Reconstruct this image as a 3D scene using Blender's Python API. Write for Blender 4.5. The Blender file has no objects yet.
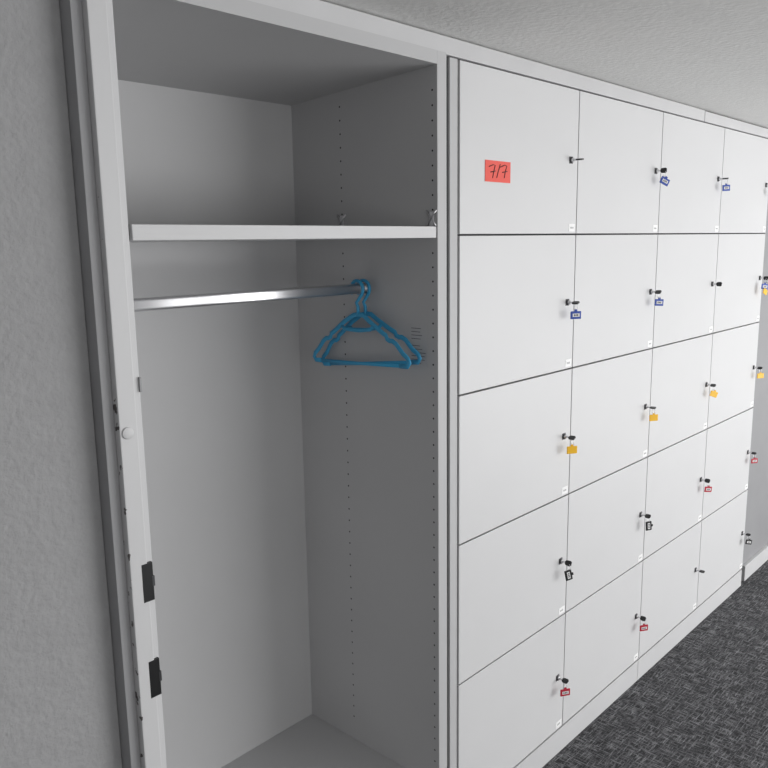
import bpy, bmesh, math, random
from mathutils import Vector, Matrix
random.seed(4)
S=bpy.context.scene
COL=S.collection
W=0.53584; H=0.38; HT=0.38587; ZF=-0.086; ZC=1.950
XL=-0.877; XI=-0.079

# ------------------------------------------------ materials
def newmat(name):
    m=bpy.data.materials.new(name); m.use_nodes=True
    nt=m.node_tree; b=nt.nodes['Principled BSDF']
    return m,nt,b
def lin(c):
    return tuple(((v/255)/12.92 if v/255<=0.04045 else (((v/255)+0.055)/1.055)**2.4) for v in c)+(1,)
def mat(name,c,rough=0.5,metal=0.0,var=0.03,scale=8,bump=0.0,bscale=200):
    m,nt,b=newmat(name)
    tc=nt.nodes.new('ShaderNodeTexCoord')
    n=nt.nodes.new('ShaderNodeTexNoise'); n.inputs['Scale'].default_value=scale; n.inputs['Detail'].default_value=4
    nt.links.new(tc.outputs['Object'],n.inputs['Vector'])
    r=nt.nodes.new('ShaderNodeValToRGB'); C=lin(c)
    r.color_ramp.elements[0].position=0.3; r.color_ramp.elements[1].position=0.7
    r.color_ramp.elements[0].color=tuple(v*(1-var) for v in C[:3])+(1,)
    r.color_ramp.elements[1].color=tuple(min(1,v*(1+var)) for v in C[:3])+(1,)
    nt.links.new(n.outputs['Fac'],r.inputs['Fac']); nt.links.new(r.outputs['Color'],b.inputs['Base Color'])
    b.inputs['Roughness'].default_value=rough; b.inputs['Metallic'].default_value=metal
    if bump:
        n2=nt.nodes.new('ShaderNodeTexNoise'); n2.inputs['Scale'].default_value=bscale; n2.inputs['Detail'].default_value=3
        nt.links.new(tc.outputs['Object'],n2.inputs['Vector'])
        bp=nt.nodes.new('ShaderNodeBump'); bp.inputs['Strength'].default_value=bump; bp.inputs['Distance'].default_value=0.004
        nt.links.new(n2.outputs['Fac'],bp.inputs['Height']); nt.links.new(bp.outputs['Normal'],b.inputs['Normal'])
    return m
M={}
M['door']=mat('white_laminate',(211,211,212),0.45,var=0.015,scale=3,bump=0.05,bscale=500)
M['body']=mat('white_board',(205,205,206),0.5,var=0.02,scale=4)
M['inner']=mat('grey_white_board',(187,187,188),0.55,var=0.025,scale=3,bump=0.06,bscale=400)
M['gap']=mat('dark_gap',(82,82,84),0.8)
M['hole']=mat('hole_shadow',(60,60,62),0.9)
M['trim']=mat('painted_trim',(200,200,201),0.55)
M['jamb']=mat('grey_painted_jamb',(158,158,160),0.6)
M['grey']=mat('grey_panel',(146,146,148),0.55)
M['wall']=mat('textured_plaster_wall',(160,160,161),0.9,var=0.03,scale=30,bump=0.8,bscale=95)
M['ceil']=mat('textured_plaster_ceiling',(228,228,226),0.9,var=0.02,scale=25,bump=0.4,bscale=75)
M['steel']=mat('satin_chromed_steel',(228,228,230),0.36,1.0)
M['lock']=mat('dark_nickel',(95,95,97),0.35,0.9)
M['clip']=mat('grey_painted_metal',(140,140,142),0.5,0.2)
M['black']=mat('black_plastic',(16,16,18),0.4)
M['blueh']=mat('blue_plastic_hanger',(58,160,206),0.4)
M['blue']=mat('blue_tag',(28,70,165),0.4)
M['yellow']=mat('yellow_tag',(250,192,20),0.4)
M['red']=mat('red_tag',(185,32,56),0.4)
M['white']=mat('white_paper',(240,240,240),0.7)
M['ink']=mat('dark_ink',(40,34,40),0.7)
M['faint']=mat('grey_print',(110,110,113),0.8)
M['note']=mat('salmon_red_paper',(240,104,94),0.8)
M['stick']=mat('label_sticker',(244,244,244),0.6)

# chipped paint strip
m,nt,b=newmat('chipped_white_edge'); M['chip']=m
tc=nt.nodes.new('ShaderNodeTexCoord'); sp=nt.nodes.new('ShaderNodeSeparateXYZ')
nt.links.new(tc.outputs['Object'],sp.inputs[0])
mr=nt.nodes.new('ShaderNodeMapRange'); mr.inputs[1].default_value=XL+0.0005; mr.inputs[2].default_value=XL+0.006
mr.inputs[3].default_value=0.60; mr.inputs[4].default_value=0.82
nt.links.new(sp.outputs['X'],mr.inputs[0])
n=nt.nodes.new('ShaderNodeTexNoise'); n.inputs['Scale'].default_value=55; n.inputs['Detail'].default_value=5
nt.links.new(tc.outputs['Object'],n.inputs['Vector'])
zr=nt.nodes.new('ShaderNodeMapRange'); zr.inputs[1].default_value=1.45; zr.inputs[2].default_value=1.2; zr.inputs[3].default_value=0.12; zr.inputs[4].default_value=0.0
nt.links.new(sp.outputs['Z'],zr.inputs[0])
ad=nt.nodes.new('ShaderNodeMath'); ad.operation='ADD'
nt.links.new(mr.outputs[0],ad.inputs[0]); nt.links.new(zr.outputs[0],ad.inputs[1])
gt=nt.nodes.new('ShaderNodeMath'); gt.operation='GREATER_THAN'
nt.links.new(n.outputs['Fac'],gt.inputs[0]); nt.links.new(ad.outputs[0],gt.inputs[1])
mx=nt.nodes.new('ShaderNodeMixRGB'); mx.inputs[1].default_value=lin((206,206,207)); mx.inputs[2].default_value=lin((84,80,78))
nt.links.new(gt.outputs[0],mx.inputs[0]); nt.links.new(mx.outputs[0],b.inputs['Base Color']); b.inputs['Roughness'].default_value=0.5

# carpet
m,nt,b=newmat('charcoal_woven_carpet'); M['carpet']=m
tc=nt.nodes.new('ShaderNodeTexCoord')
def streak(sx,sy,rot,lo=0.47,hi=0.62):
    mp=nt.nodes.new('ShaderNodeMapping'); mp.inputs['Scale'].default_value=(sx,sy,1); mp.inputs['Rotation'].default_value=(0,0,rot)
    nt.links.new(tc.outputs['Object'],mp.inputs[0])
    n=nt.nodes.new('ShaderNodeTexNoise'); n.inputs['Scale'].default_value=1; n.inputs['Detail'].default_value=3; n.inputs['Roughness'].default_value=0.7
    nt.links.new(mp.outputs[0],n.inputs['Vector'])
    r=nt.nodes.new('ShaderNodeValToRGB'); r.color_ramp.elements[0].position=lo; r.color_ramp.elements[1].position=hi
    nt.links.new(n.outputs['Fac'],r.inputs[0]); return r.outputs[0]
a=streak(22,190,0,0.49,0.68); c=streak(190,22,0,0.49,0.68)
mxm=nt.nodes.new('ShaderNodeMixRGB'); mxm.blend_type='LIGHTEN'; mxm.inputs[0].default_value=1
nt.links.new(a,mxm.inputs[1]); nt.links.new(c,mxm.inputs[2])
pa=streak(12,12,0.4,0.38,0.62)
mm=nt.nodes.new('ShaderNodeMixRGB'); mm.blend_type='MULTIPLY'; mm.inputs[0].default_value=0.4
nt.links.new(mxm.outputs[0],mm.inputs[1]); nt.links.new(pa,mm.inputs[2])
nn=nt.nodes.new('ShaderNodeTexNoise'); nn.inputs['Scale'].default_value=300; nt.links.new(tc.outputs['Object'],nn.inputs['Vector'])
mu=nt.nodes.new('ShaderNodeMath'); mu.operation='MULTIPLY'
nt.links.new(mm.outputs[0],mu.inputs[0]); nt.links.new(nn.outputs['Fac'],mu.inputs[1])
mx=nt.nodes.new('ShaderNodeMixRGB'); mx.inputs[1].default_value=lin((41,41,44)); mx.inputs[2].default_value=lin((198,198,202))
nt.links.new(mu.outputs[0],mx.inputs[0]); nt.links.new(mx.outputs[0],b.inputs['Base Color']); b.inputs['Roughness'].default_value=0.95
bp=nt.nodes.new('ShaderNodeBump'); bp.inputs['Strength'].default_value=0.5; bp.inputs['Distance'].default_value=0.004
nt.links.new(nn.outputs['Fac'],bp.inputs['Height']); nt.links.new(bp.outputs[0],b.inputs['Normal'])

# ------------------------------------------------ mesh builder
class B:
    def __init__(s): s.bm=bmesh.new(); s.mats=[]
    def mi(s,k):
        if k not in s.mats: s.mats.append(k)
        return s.mats.index(k)
    def box(s,x0,x1,y0,y1,z0,z1,k,bev=0.0,rot=None,smooth=False,seg=2):
        t=bmesh.new(); bmesh.ops.create_cube(t,size=1)
        c=Vector(((x0+x1)/2,(y0+y1)/2,(z0+z1)/2))
        for v in t.verts: v.co=Vector((v.co.x*(x1-x0),v.co.y*(y1-y0),v.co.z*(z1-z0)))
        if bev: bmesh.ops.bevel(t,geom=t.edges[:],offset=bev,segments=seg,affect='EDGES',profile=0.6)
        for v in t.verts:
            if rot: v.co=rot@v.co
            v.co=v.co+c
        s.merge(t,k,smooth)
    def merge(s,t,k,smooth=False):
        i=s.mi(k)
        mp={v:s.bm.verts.new(v.co) for v in t.verts}
        for f in t.faces:
            try:
                g=s.bm.faces.new([mp[v] for v in f.verts]); g.material_index=i; g.smooth=smooth
            except ValueError: pass
        t.free()
    def tube(s,pts,r,k,seg=10,ry=None,closed=False):
        pts=[Vector(p) for p in pts]; t=bmesh.new(); rings=[]; n=len(pts)
        prev=None
        for i,p in enumerate(pts):
            if closed: d=(pts[(i+1)%n]-pts[i-1]).normalized()
            else:
                d=(pts[min(i+1,n-1)]-pts[max(i-1,0)]).normalized()
            if prev is None:
                up=Vector((0,0,1)) if abs(d.z)<0.9 else Vector((1,0,0))
                a=d.cross(up).normalized()
            else: a=(prev-d*prev.dot(d)).normalized()
            prev=a; bb=d.cross(a).normalized()
            rr=r[i] if isinstance(r,(list,tuple)) else r
            rings.append([t.verts.new(p+a*rr*math.cos(2*math.pi*j/seg)+bb*(ry or rr)*math.sin(2*math.pi*j/seg)) for j in range(seg)])
        for i in range(n-1+(1 if closed else 0)):
            A=rings[i];C=rings[(i+1)%n]
            for j in range(seg): t.faces.new([A[j],A[(j+1)%seg],C[(j+1)%seg],C[j]])
        if not closed:
            t.faces.new(rings[0][::-1]); t.faces.new(rings[-1])
        s.merge(t,k,True)
    def prism(s,poly,x0,x1,k,smooth=False):
        t=bmesh.new(); vs=[t.verts.new((x0,y,z)) for y,z in poly]; f=t.faces.new(vs)
        e=bmesh.ops.extrude_face_region(t,geom=[f])
        for v in e['geom']:
            if isinstance(v,bmesh.types.BMVert): v.co.x=x1
        s.merge(t,k,smooth)
    def done(s,name,parent=None,loc=(0,0,0),label=None,off=(0,0,0)):
        for v in s.bm.verts: v.co-=Vector(off)
        bmesh.ops.recalc_face_normals(s.bm,faces=s.bm.faces[:])
        me=bpy.data.meshes.new(name); s.bm.to_mesh(me); s.bm.free()
        for k in s.mats: me.materials.append(M[k])
        o=bpy.data.objects.new(name,me); COL.objects.link(o); o.location=loc
        if parent: o.parent=parent
        if label: o['label']=label
        return o
def empty(name,loc,label,cat,group=None):
    o=bpy.data.objects.new(name,None); o.empty_display_size=0.05; COL.objects.link(o); o.location=loc
    o['label']=label; o['category']=cat
    if group: o['group']=group
    return o
def struct(o):
    o['kind']='structure'; return o

# ------------------------------------------------ room
X0,X1,Y0=-3.2,6.0,-4.6
b=B(); b.box(X0,X1,Y0,0.75,ZF-0.1,ZF,'carpet'); struct(b.done('floor'))
b=B(); b.box(X0,X1,Y0,0.75,ZC,ZC+0.1,'ceil'); struct(b.done('ceiling'))
b=B(); b.box(X0,-0.8965,0.045,0.75,ZF,ZC,'wall',0); struct(b.done('wall_left'))
b=B(); b.box(-0.895,X1,0.62,0.75,ZF,ZC,'wall'); struct(b.done('wall_back'))
b=B(); b.box(X0-0.1,X0,Y0,0.75,ZF,ZC,'wall'); struct(b.done('wall_side_blocker'))  # unseen wall added to darken the left, so light comes from right and front
b=B(); b.box(2.20,X1,0.02,0.62,ZF,ZC,'grey'); struct(b.done('wall_end'))
b=B(); b.box(-0.8955,XL-0.0004,0.014,0.30,ZF,ZC,'jamb',0.001); struct(b.done('trim_1'))
b=B(); b.box(XL,1.42,0.004,0.05,1.9095,ZC-0.003,'trim',0.001); b.box(1.424,2.199,0.004,0.05,1.9095,ZC-0.005,'trim',0.001)
b.box(XL,2.199,0.012,0.05,1.90,ZC,'gap'); struct(b.done('trim_2'))
b=B(); b.box(2.2,X1,0.005,0.02,ZF,ZF+0.075,'trim',0.002); struct(b.done('baseboard_end'))

# ------------------------------------------------ wardrobe
o0=(-0.46,0.25,ZF)
wd=empty('open_wardrobe',o0,'tall white built-in wardrobe standing open with a shelf and hanging rail','wardrobe')
ZB=0.13; YB=0.485
b=B()
b.box(-0.832,XI,YB,YB+0.012,ZF+0.02,1.90,'inner'); b.done('back_panel',wd,off=o0)
b=B()
b.box(-0.845,-0.83,0.012,0.50,ZF,1.91,'inner'); b.done('side_panel',wd,off=o0)
b=B()
b.box(XI,-0.0465,0.0,0.50,ZF,1.912,'inner',0.0012)
def hole(y,z,r=0.0025):
    t=bmesh.new(); vs=[t.verts.new((XI-0.0004,y+r*math.cos(a*math.pi/4),z+r*math.sin(a*math.pi/4))) for a in range(8)]; t.faces.new(vs); b.merge(t,'hole')
z=0.2
while z<1.84:
    if not (1.50<z<1.55):
        hole(0.014,z); hole(0.306,z)
    z+=0.032
b.done('side_panel',wd,off=o0,label='white side panel with two rows of drilled pin holes')
b=B(); b.prism([(0.0,1.884),(YB,1.857),(YB,1.912),(0.0,1.912)],-0.83,XI,'inner'); b.done('top_panel',wd,off=o0)
b=B(); b.box(-0.83,XI,0.005,YB,ZB-0.022,ZB,'inner',0.001); b.box(-0.83,XI,0.03,0.05,ZF,ZB-0.022,'inner'); b.done('bottom_panel',wd,off=o0)
b=B(); b.box(-0.829,XI-0.0005,0.003,YB-0.003,1.514,1.539,'body',0.001); b.done('shelf',wd,off=o0,label='white board shelf above the rail')
for yy in (0.016,0.306):
    b=B()
    b.box(XI-0.003,XI,yy-0.006,yy+0.006,1.535,1.572,'steel',0.001)
    b.tube([(XI-0.002,yy-0.014,1.575),(XI-0.004,yy,1.558),(XI-0.002,yy+0.014,1.575)],0.002,'steel',6)
    b.tube([(XI-0.002,yy-0.012,1.541),(XI-0.004,yy,1.558),(XI-0.002,yy+0.012,1.541)],0.002,'steel',6)
    b.done('shelf_clip',wd,off=o0,label='small metal clip holding the shelf')
b=B()
b.box(XL,-0.846,0.0,0.05,ZF,ZC-0.004,'chip',0.0015)
b.box(-0.846,-0.834,0.005,0.05,ZF,ZC-0.02,'chip',0.001)
st=b.done('frame_strip',wd,off=(0,0,0)); st.location=(-o0[0],-o0[1],-o0[2])
for z0,z1 in ((0.919,0.986),(0.745,0.812)):
    b=B(); b.box(-0.857,-0.837,-0.0004,0.006,z0,z1,'black',0.0002)
    b.box(-0.839,-0.8345,-0.0006,0.006,z0+0.024,z0+0.042,'lock',0.0002)
    b.done('lock_slot',wd,off=o0,label='black rectangular strike slot')
b=B(); b.tube([(-0.864,0.001,1.212),(-0.864,-0.0015,1.212),(-0.864,-0.0022,1.212)],[0.010,0.010,0.0085],'body',24); b.done('cover_cap',wd,off=o0,label='round white plastic cover cap')
b=B(); b.box(-0.836,-0.8325,0.001,0.01,1.274,1.298,'clip',0.0005); b.done('hinge_pin',wd,off=o0)
RY,RZ=0.220,1.396
b=B()
prof=[]
for cy,cz,a0 in ((0.001,0.006,0),(-0.001,0.006,90),(-0.001,-0.006,180),(0.001,-0.006,270)):
    for k in range(9):
        a=math.radians(a0+k*11.25); prof.append((RY+cy+0.005*math.cos(a),RZ+cz+0.0065*math.sin(a)))
b.prism(prof,-0.83,XI,'steel',True)
rl=b.done('hanging_rail',wd,off=o0,label='chromed steel flat oval hanging rail')
for p in rl.data.polygons:
    if abs(p.normal.x)>0.9: p.use_smooth=False
b=B()
b.tube([(XI-0.010,RY,RZ),(XI-0.002,RY,RZ)],0.009,'steel',20,ry=0.015); b.done('rail_bracket',wd,off=o0)
b=B(); b.box(XI-0.0008,XI-0.0002,0.030,0.085,1.215,1.315,'inner')
for i in range(11):
    if i in(4,): continue
    zz=1.306-i*0.0082; L=random.uniform(0.025,0.045)
    b.box(XI-0.0011,XI-0.0006,0.080-L,0.080,zz-0.0008,zz+0.0008,'faint')
b.done('info_sticker',wd,off=o0,label='faded sticker with lines of small print')

# ------------------------------------------------ hangers
def hanger(x,rz,tilt,hw,drop,label):
    e=empty('clothes_hanger',(x,RY,RZ+0.0165),label,'hanger','blue plastic hangers on the rail')
    b=B(); R=0.0205
    pts=[]
    for i in range(17):
        a=math.radians(215-i*(270/16))
        pts.append((0,-R*math.cos(a),R*math.sin(a)-R+0.003))
    pts+= [(0,0.004,-0.050),(0,0.0,-0.060),(0,0,-0.080)]
    b.tube(pts,0.0042,'blueh',10)
    b.done('hook',e)
    b=B(); N=-0.078; oy=0.006
    def bar(p,r=0.0026,ry=0.0045,closed=False): b.tube([(q[0],q[1]+(oy if abs(q[1])>0.03 else 0),q[2]) for q in p],r,'blueh',10,ry=ry,closed=closed)
    L=[]
    prof=[(0,0),(0.018,-0.003),(0.045,-0.018),(0.085,-0.043),(0.098,-0.050),(0.101,-0.058),(0.110,-0.062),(0.118,-0.062),(0.13,-0.069),(hw-0.02,-drop+0.030),(hw-0.004,-drop+0.018),(hw,-drop+0.008),(hw-0.006,-drop),(hw-0.03,-drop)]
    for y,z in prof: L.append((0,y,N+z))
    Rr=[(0,-y,z) for (_,y,z) in L[1:]][::-1]
    bar(Rr+L,0.0028,0.0062)
    bar([(0,-hw+0.02,N-drop),(0,0.0301,N-drop-0.001),(0,hw-0.02,N-drop)])
    bar([(0,-0.058,N-0.028),(0,-0.045,N-0.037),(0,0.0,N-0.040),(0,0.045,N-0.037),(0,0.058,N-0.028)],0.0026,0.005)
    b.done('hanger_body',e)
    e.rotation_euler=(tilt,0,rz)
    return e
hanger(-0.098,math.radians(-0.5),math.radians(-6.0),0.169,0.122,'blue plastic clothes hanger at the end of the rail')
hanger(-0.119,math.radians(-2),math.radians(-2.5),0.170,0.120,'blue plastic clothes hanger turned slightly against its neighbour')

# ------------------------------------------------ lockers
G=0.0022
ROWOFF=[0.006,0.002,-0.006,-0.009,-0.009]   # by row from the top
def door_mesh(hh):
    b=B(); b.box(G,W-G,0.0,0.018,G,hh-G,'door',0.0009); return b
def make_door(name,parent,loc,me):
    o=bpy.data.objects.new(name,me); COL.objects.link(o); o.parent=parent; o.location=loc; return o
tmp=door_mesh(H).done('tmpd'); meD=tmp.data; bpy.data.objects.remove(tmp)
tmp=door_mesh(HT).done('tmpt'); meT=tmp.data; bpy.data.objects.remove(tmp)
b=B(); b.tube([(0,0.004,0),(0,-0.003,0),(0,-0.005,0)],[0.0085,0.0085,0.007],'lock',20); b.tube([(0,-0.004,0),(0,-0.0065,0)],0.006,'steel',16)
b.box(-0.0095,0.0095,-0.001,0.003,-0.0095,0.0095,'lock',0.001)
tmp=b.done('t'); meL=tmp.data; bpy.data.objects.remove(tmp)
b=B(); b.box(-0.016,0.016,-0.0006,0.0002,-0.0105,0.0105,'stick')
for i in range(3): b.box(-0.008+i*0.006,-0.0055+i*0.006,-0.0009,-0.0004,-0.0025,0.0025,'faint')
tmp=b.done('t'); meS=tmp.data; bpy.data.objects.remove(tmp)
LX=W-0.038
for u in range(2):
    x0=u*2*W; org=Vector((x0+W,0.25,ZF))
    un=empty('locker_unit',org,'white laminate locker unit with ten square doors in two stacks' ,'locker','locker units along the wall')
    b=B(); top=4*H+HT; xs0=x0-(0.030 if u==0 else 0); xs1=x0+2*W
    if u==0: b.box(-0.030,-0.001,0.004,0.5,ZF,top,'inner',0.001)
    b.box(xs0+0.001 if u else 0.0,xs1-0.001,0.0205,0.05,-0.03,top,'gap')
    b.box(x0+0.001,x0+0.018,0.05,0.5,0,top,'body'); b.box(xs1-0.018,xs1-0.001,0.05,0.5,0,top,'body')
    b.box(x0+W-0.009,x0+W+0.009,0.05,0.5,0,top,'body')
    for r in range(6):
        zz=min(r*H,top-0.018); b.box(x0+0.018,xs1-0.018,0.05,0.49,zz,zz+0.018,'body')
    b.box(x0+0.001,xs1-0.001,0.49,0.5,0,top,'body')
    b.done('carcass',un,off=org)
    b=B(); b.box(xs0+0.001,xs1-0.0015,0.0008,0.0203,ZF,-0.006,'body',0.0015)
    b.box(xs0+0.001,xs1-0.0015,0.010,0.0203,-0.007,0.0015,'gap')
    b.done('plinth',un,off=org,label='white plinth board')
    for c in range(2):
        for r in range(5):
            last=(r==4)
            d=make_door('locker_door',un,Vector((x0+c*W,0,r*H))-org,meT if last else meD)
            hh=HT if last else H
            make_door('lock',d,(LX,0,hh*0.5+ROWOFF[4-r]),meL)
            make_door('number_label',d,(W-0.024,0,0.018),meS)
b=B(); b.box(-0.0460,-0.0305,0.010,0.5,ZF,1.909,'gap'); struct(b.done('trim_3'))

# ------------------------------------------------ keys with tags
def key(col,rowtop,tags,ang=0.0,turn=0.0,dx=0.0):
    hh=HT if rowtop==0 else H
    if col==0: dx-=0.006
    x=col*W+LX; z=(4-rowtop)*H+hh*0.5+ROWOFF[rowtop]
    lab='black-headed key in locker lock'+(' with '+' and '.join(tags)+' tag' if tags else ' without a tag')
    e=empty('locker_key',(x,-0.006,z),lab,'key','keys in the locker doors')
    b=B(); b.box(-0.001,0.001,-0.012,0.0,-0.003,0.003,'steel',0.0004); b.done('key_blade',e)
    b=B()
    rot=Matrix.Rotation(turn,4,'Y').to_3x3()
    t=bmesh.new(); prof=[(-0.010,0.003),(-0.013,0.0072),(-0.018,0.008),(-0.027,0.008),(-0.030,0.005),(-0.030,-0.005),(-0.027,-0.008),(-0.018,-0.008),(-0.013,-0.0072),(-0.010,-0.003)]
    vs=[t.verts.new(rot@Vector((-0.002,y,zz))) for y,zz in prof]; f=t.faces.new(vs)
    ex=bmesh.ops.extrude_face_region(t,geom=[f])
    dv=rot@Vector((0.004,0,0))
    for v in ex['geom']:
        if isinstance(v,bmesh.types.BMVert): v.co+=dv
    b.merge(t,'black'); b.done('key_head',e)
    for i,tg in enumerate(tags):
        b=B(); cy=-0.024; rr=0.0095
        b.tube([(rr*0.25*math.sin(a)+dx*0.3,cy+rr*math.sin(a)*0.6,-0.011+rr*math.cos(a)) for a in [k*math.pi/6 for k in range(12)]],0.0009,'steel',6,closed=True)
        b.done('key_ring',e)
        b=B(); w,hg=0.032,0.022
        mid=-0.020-hg/2-0.003-i*0.022
        b.box(-w/2,w/2,-0.002,0.002,-hg/2,hg/2,tg,0.0015)
        if tg!='yellow':
            b.box(-w/2+0.0055,w/2-0.0055,-0.0026,0.0026,-hg/2+0.0065,hg/2-0.0065,'white')
            for q in range(3): b.box(-0.007+q*0.005,-0.004+q*0.005,-0.0029,-0.002,-0.0025,0.0025,'ink')
        b.box(-0.004,0.004,-0.0015,0.0015,hg/2,hg/2+0.005,tg,0.0008)
        tgob=b.done('key_tag',e,loc=(dx,cy-0.001-i*0.003,mid),label=tg+' plastic key tag')
        tgob.rotation_euler=(0,ang+i*0.3,math.radians(-32+i*25))
key(0,0,[],turn=1.5)
key(1,0,['blue'],ang=0.45); key(2,0,['blue'],ang=-0.05,turn=1.4); key(3,0,['black'],ang=0.4)
key(0,1,['blue'],turn=1.3); key(1,1,['blue'],ang=0.05,turn=1.0); key(2,1,[],turn=0.4); key(3,1,['blue','yellow'],ang=0.1,dx=-0.026)
key(0,2,['yellow'],turn=1.2); key(1,2,['yellow'],turn=1.5); key(2,2,['yellow'],ang=0.35,turn=1.2); key(3,2,['yellow'],turn=1.2)
key(0,3,['black'],ang=1.35,turn=0.4); key(1,3,['black'],ang=1.5,turn=1.1); key(2,3,['red'],ang=0.1,turn=0.5); key(3,3,['red'],turn=1.4)
key(0,4,['red'],turn=1.2); key(1,4,['red'],turn=0.8); key(2,4,[],turn=1.5); key(3,4,['black'],ang=0.2,turn=1.4)

# ------------------------------------------------ red note
b=B(); nx0,nx1,nz0,nz1=0.099,0.205,1.645,1.695
b.box(nx0,nx1,-0.0012,-0.0004,nz0,nz1,'note')
def stroke(p): 
    b.tube([(nx0+u*(nx1-nx0),-0.0016,nz0+v*(nz1-nz0)) for u,v in p],0.0011,'ink',6)
stroke([(.14,.70),(.30,.80),(.38,.78),(.32,.45),(.28,.18)])
stroke([(.20,.45),(.40,.52)])
stroke([(.58,.86),(.50,.50),(.44,.20)])
stroke([(.58,.72),(.76,.84),(.84,.80),(.78,.50),(.74,.22)])
stroke([(.66,.48),(.86,.55)])
o=b.done('paper_note'); o['label']='salmon red paper note with handwritten digits on a locker door'; o['category']='note'

# ------------------------------------------------ camera
cp=Vector((-1.47587,-1.13358,1.50452)); ya,pi_,ro,f=-0.81921,-0.17775,0.01535,785.62
Rm=Matrix.Rotation(ya,3,'Z')@Matrix.Rotation(pi_,3,'X')@Matrix.Rotation(ro,3,'Y')
cr,fw,up=Rm@Vector((1,0,0)),Rm@Vector((0,1,0)),Rm@Vector((0,0,1))
cam=bpy.data.cameras.new('camera'); co=bpy.data.objects.new('camera',cam); COL.objects.link(co)
m4=Matrix.Identity(4)
for i in range(3):
    m4[i][0]=cr[i]; m4[i][1]=up[i]; m4[i][2]=-fw[i]; m4[i][3]=cp[i]
co.matrix_world=m4; cam.lens=f*36/768; cam.sensor_width=36; cam.clip_start=0.02
S.camera=co

# ------------------------------------------------ light
def area(name,loc,target,sx,sy,e,c=(1,1,1)):
    l=bpy.data.lights.new(name,'AREA'); l.shape='RECTANGLE'; l.size=sx; l.size_y=sy; l.energy=e; l.color=c
    o=bpy.data.objects.new(name,l); COL.objects.link(o); o.location=loc
    o.rotation_euler=(Vector(target)-Vector(loc)).to_track_quat('-Z','Y').to_euler()
area('window_light',(3.0,-4.2,1.0),(0.6,0,0.8),4.0,1.6,134)
area('window_light',(-1.4,-4.2,0.9),(-0.2,0,0.6),2.0,1.4,18)
area('ceiling_fill_light',(3.6,-2.4,0.1),(3.4,-1.6,2.0),2.8,1.8,50)  # added fill, no real lamp: shines upward to brighten the ceiling
w=bpy.data.worlds.new('world'); S.world=w; w.use_nodes=True
w.node_tree.nodes['Background'].inputs[0].default_value=(1,1,1,1); w.node_tree.nodes['Background'].inputs[1].default_value=0.82
S.view_settings.view_transform='Standard'
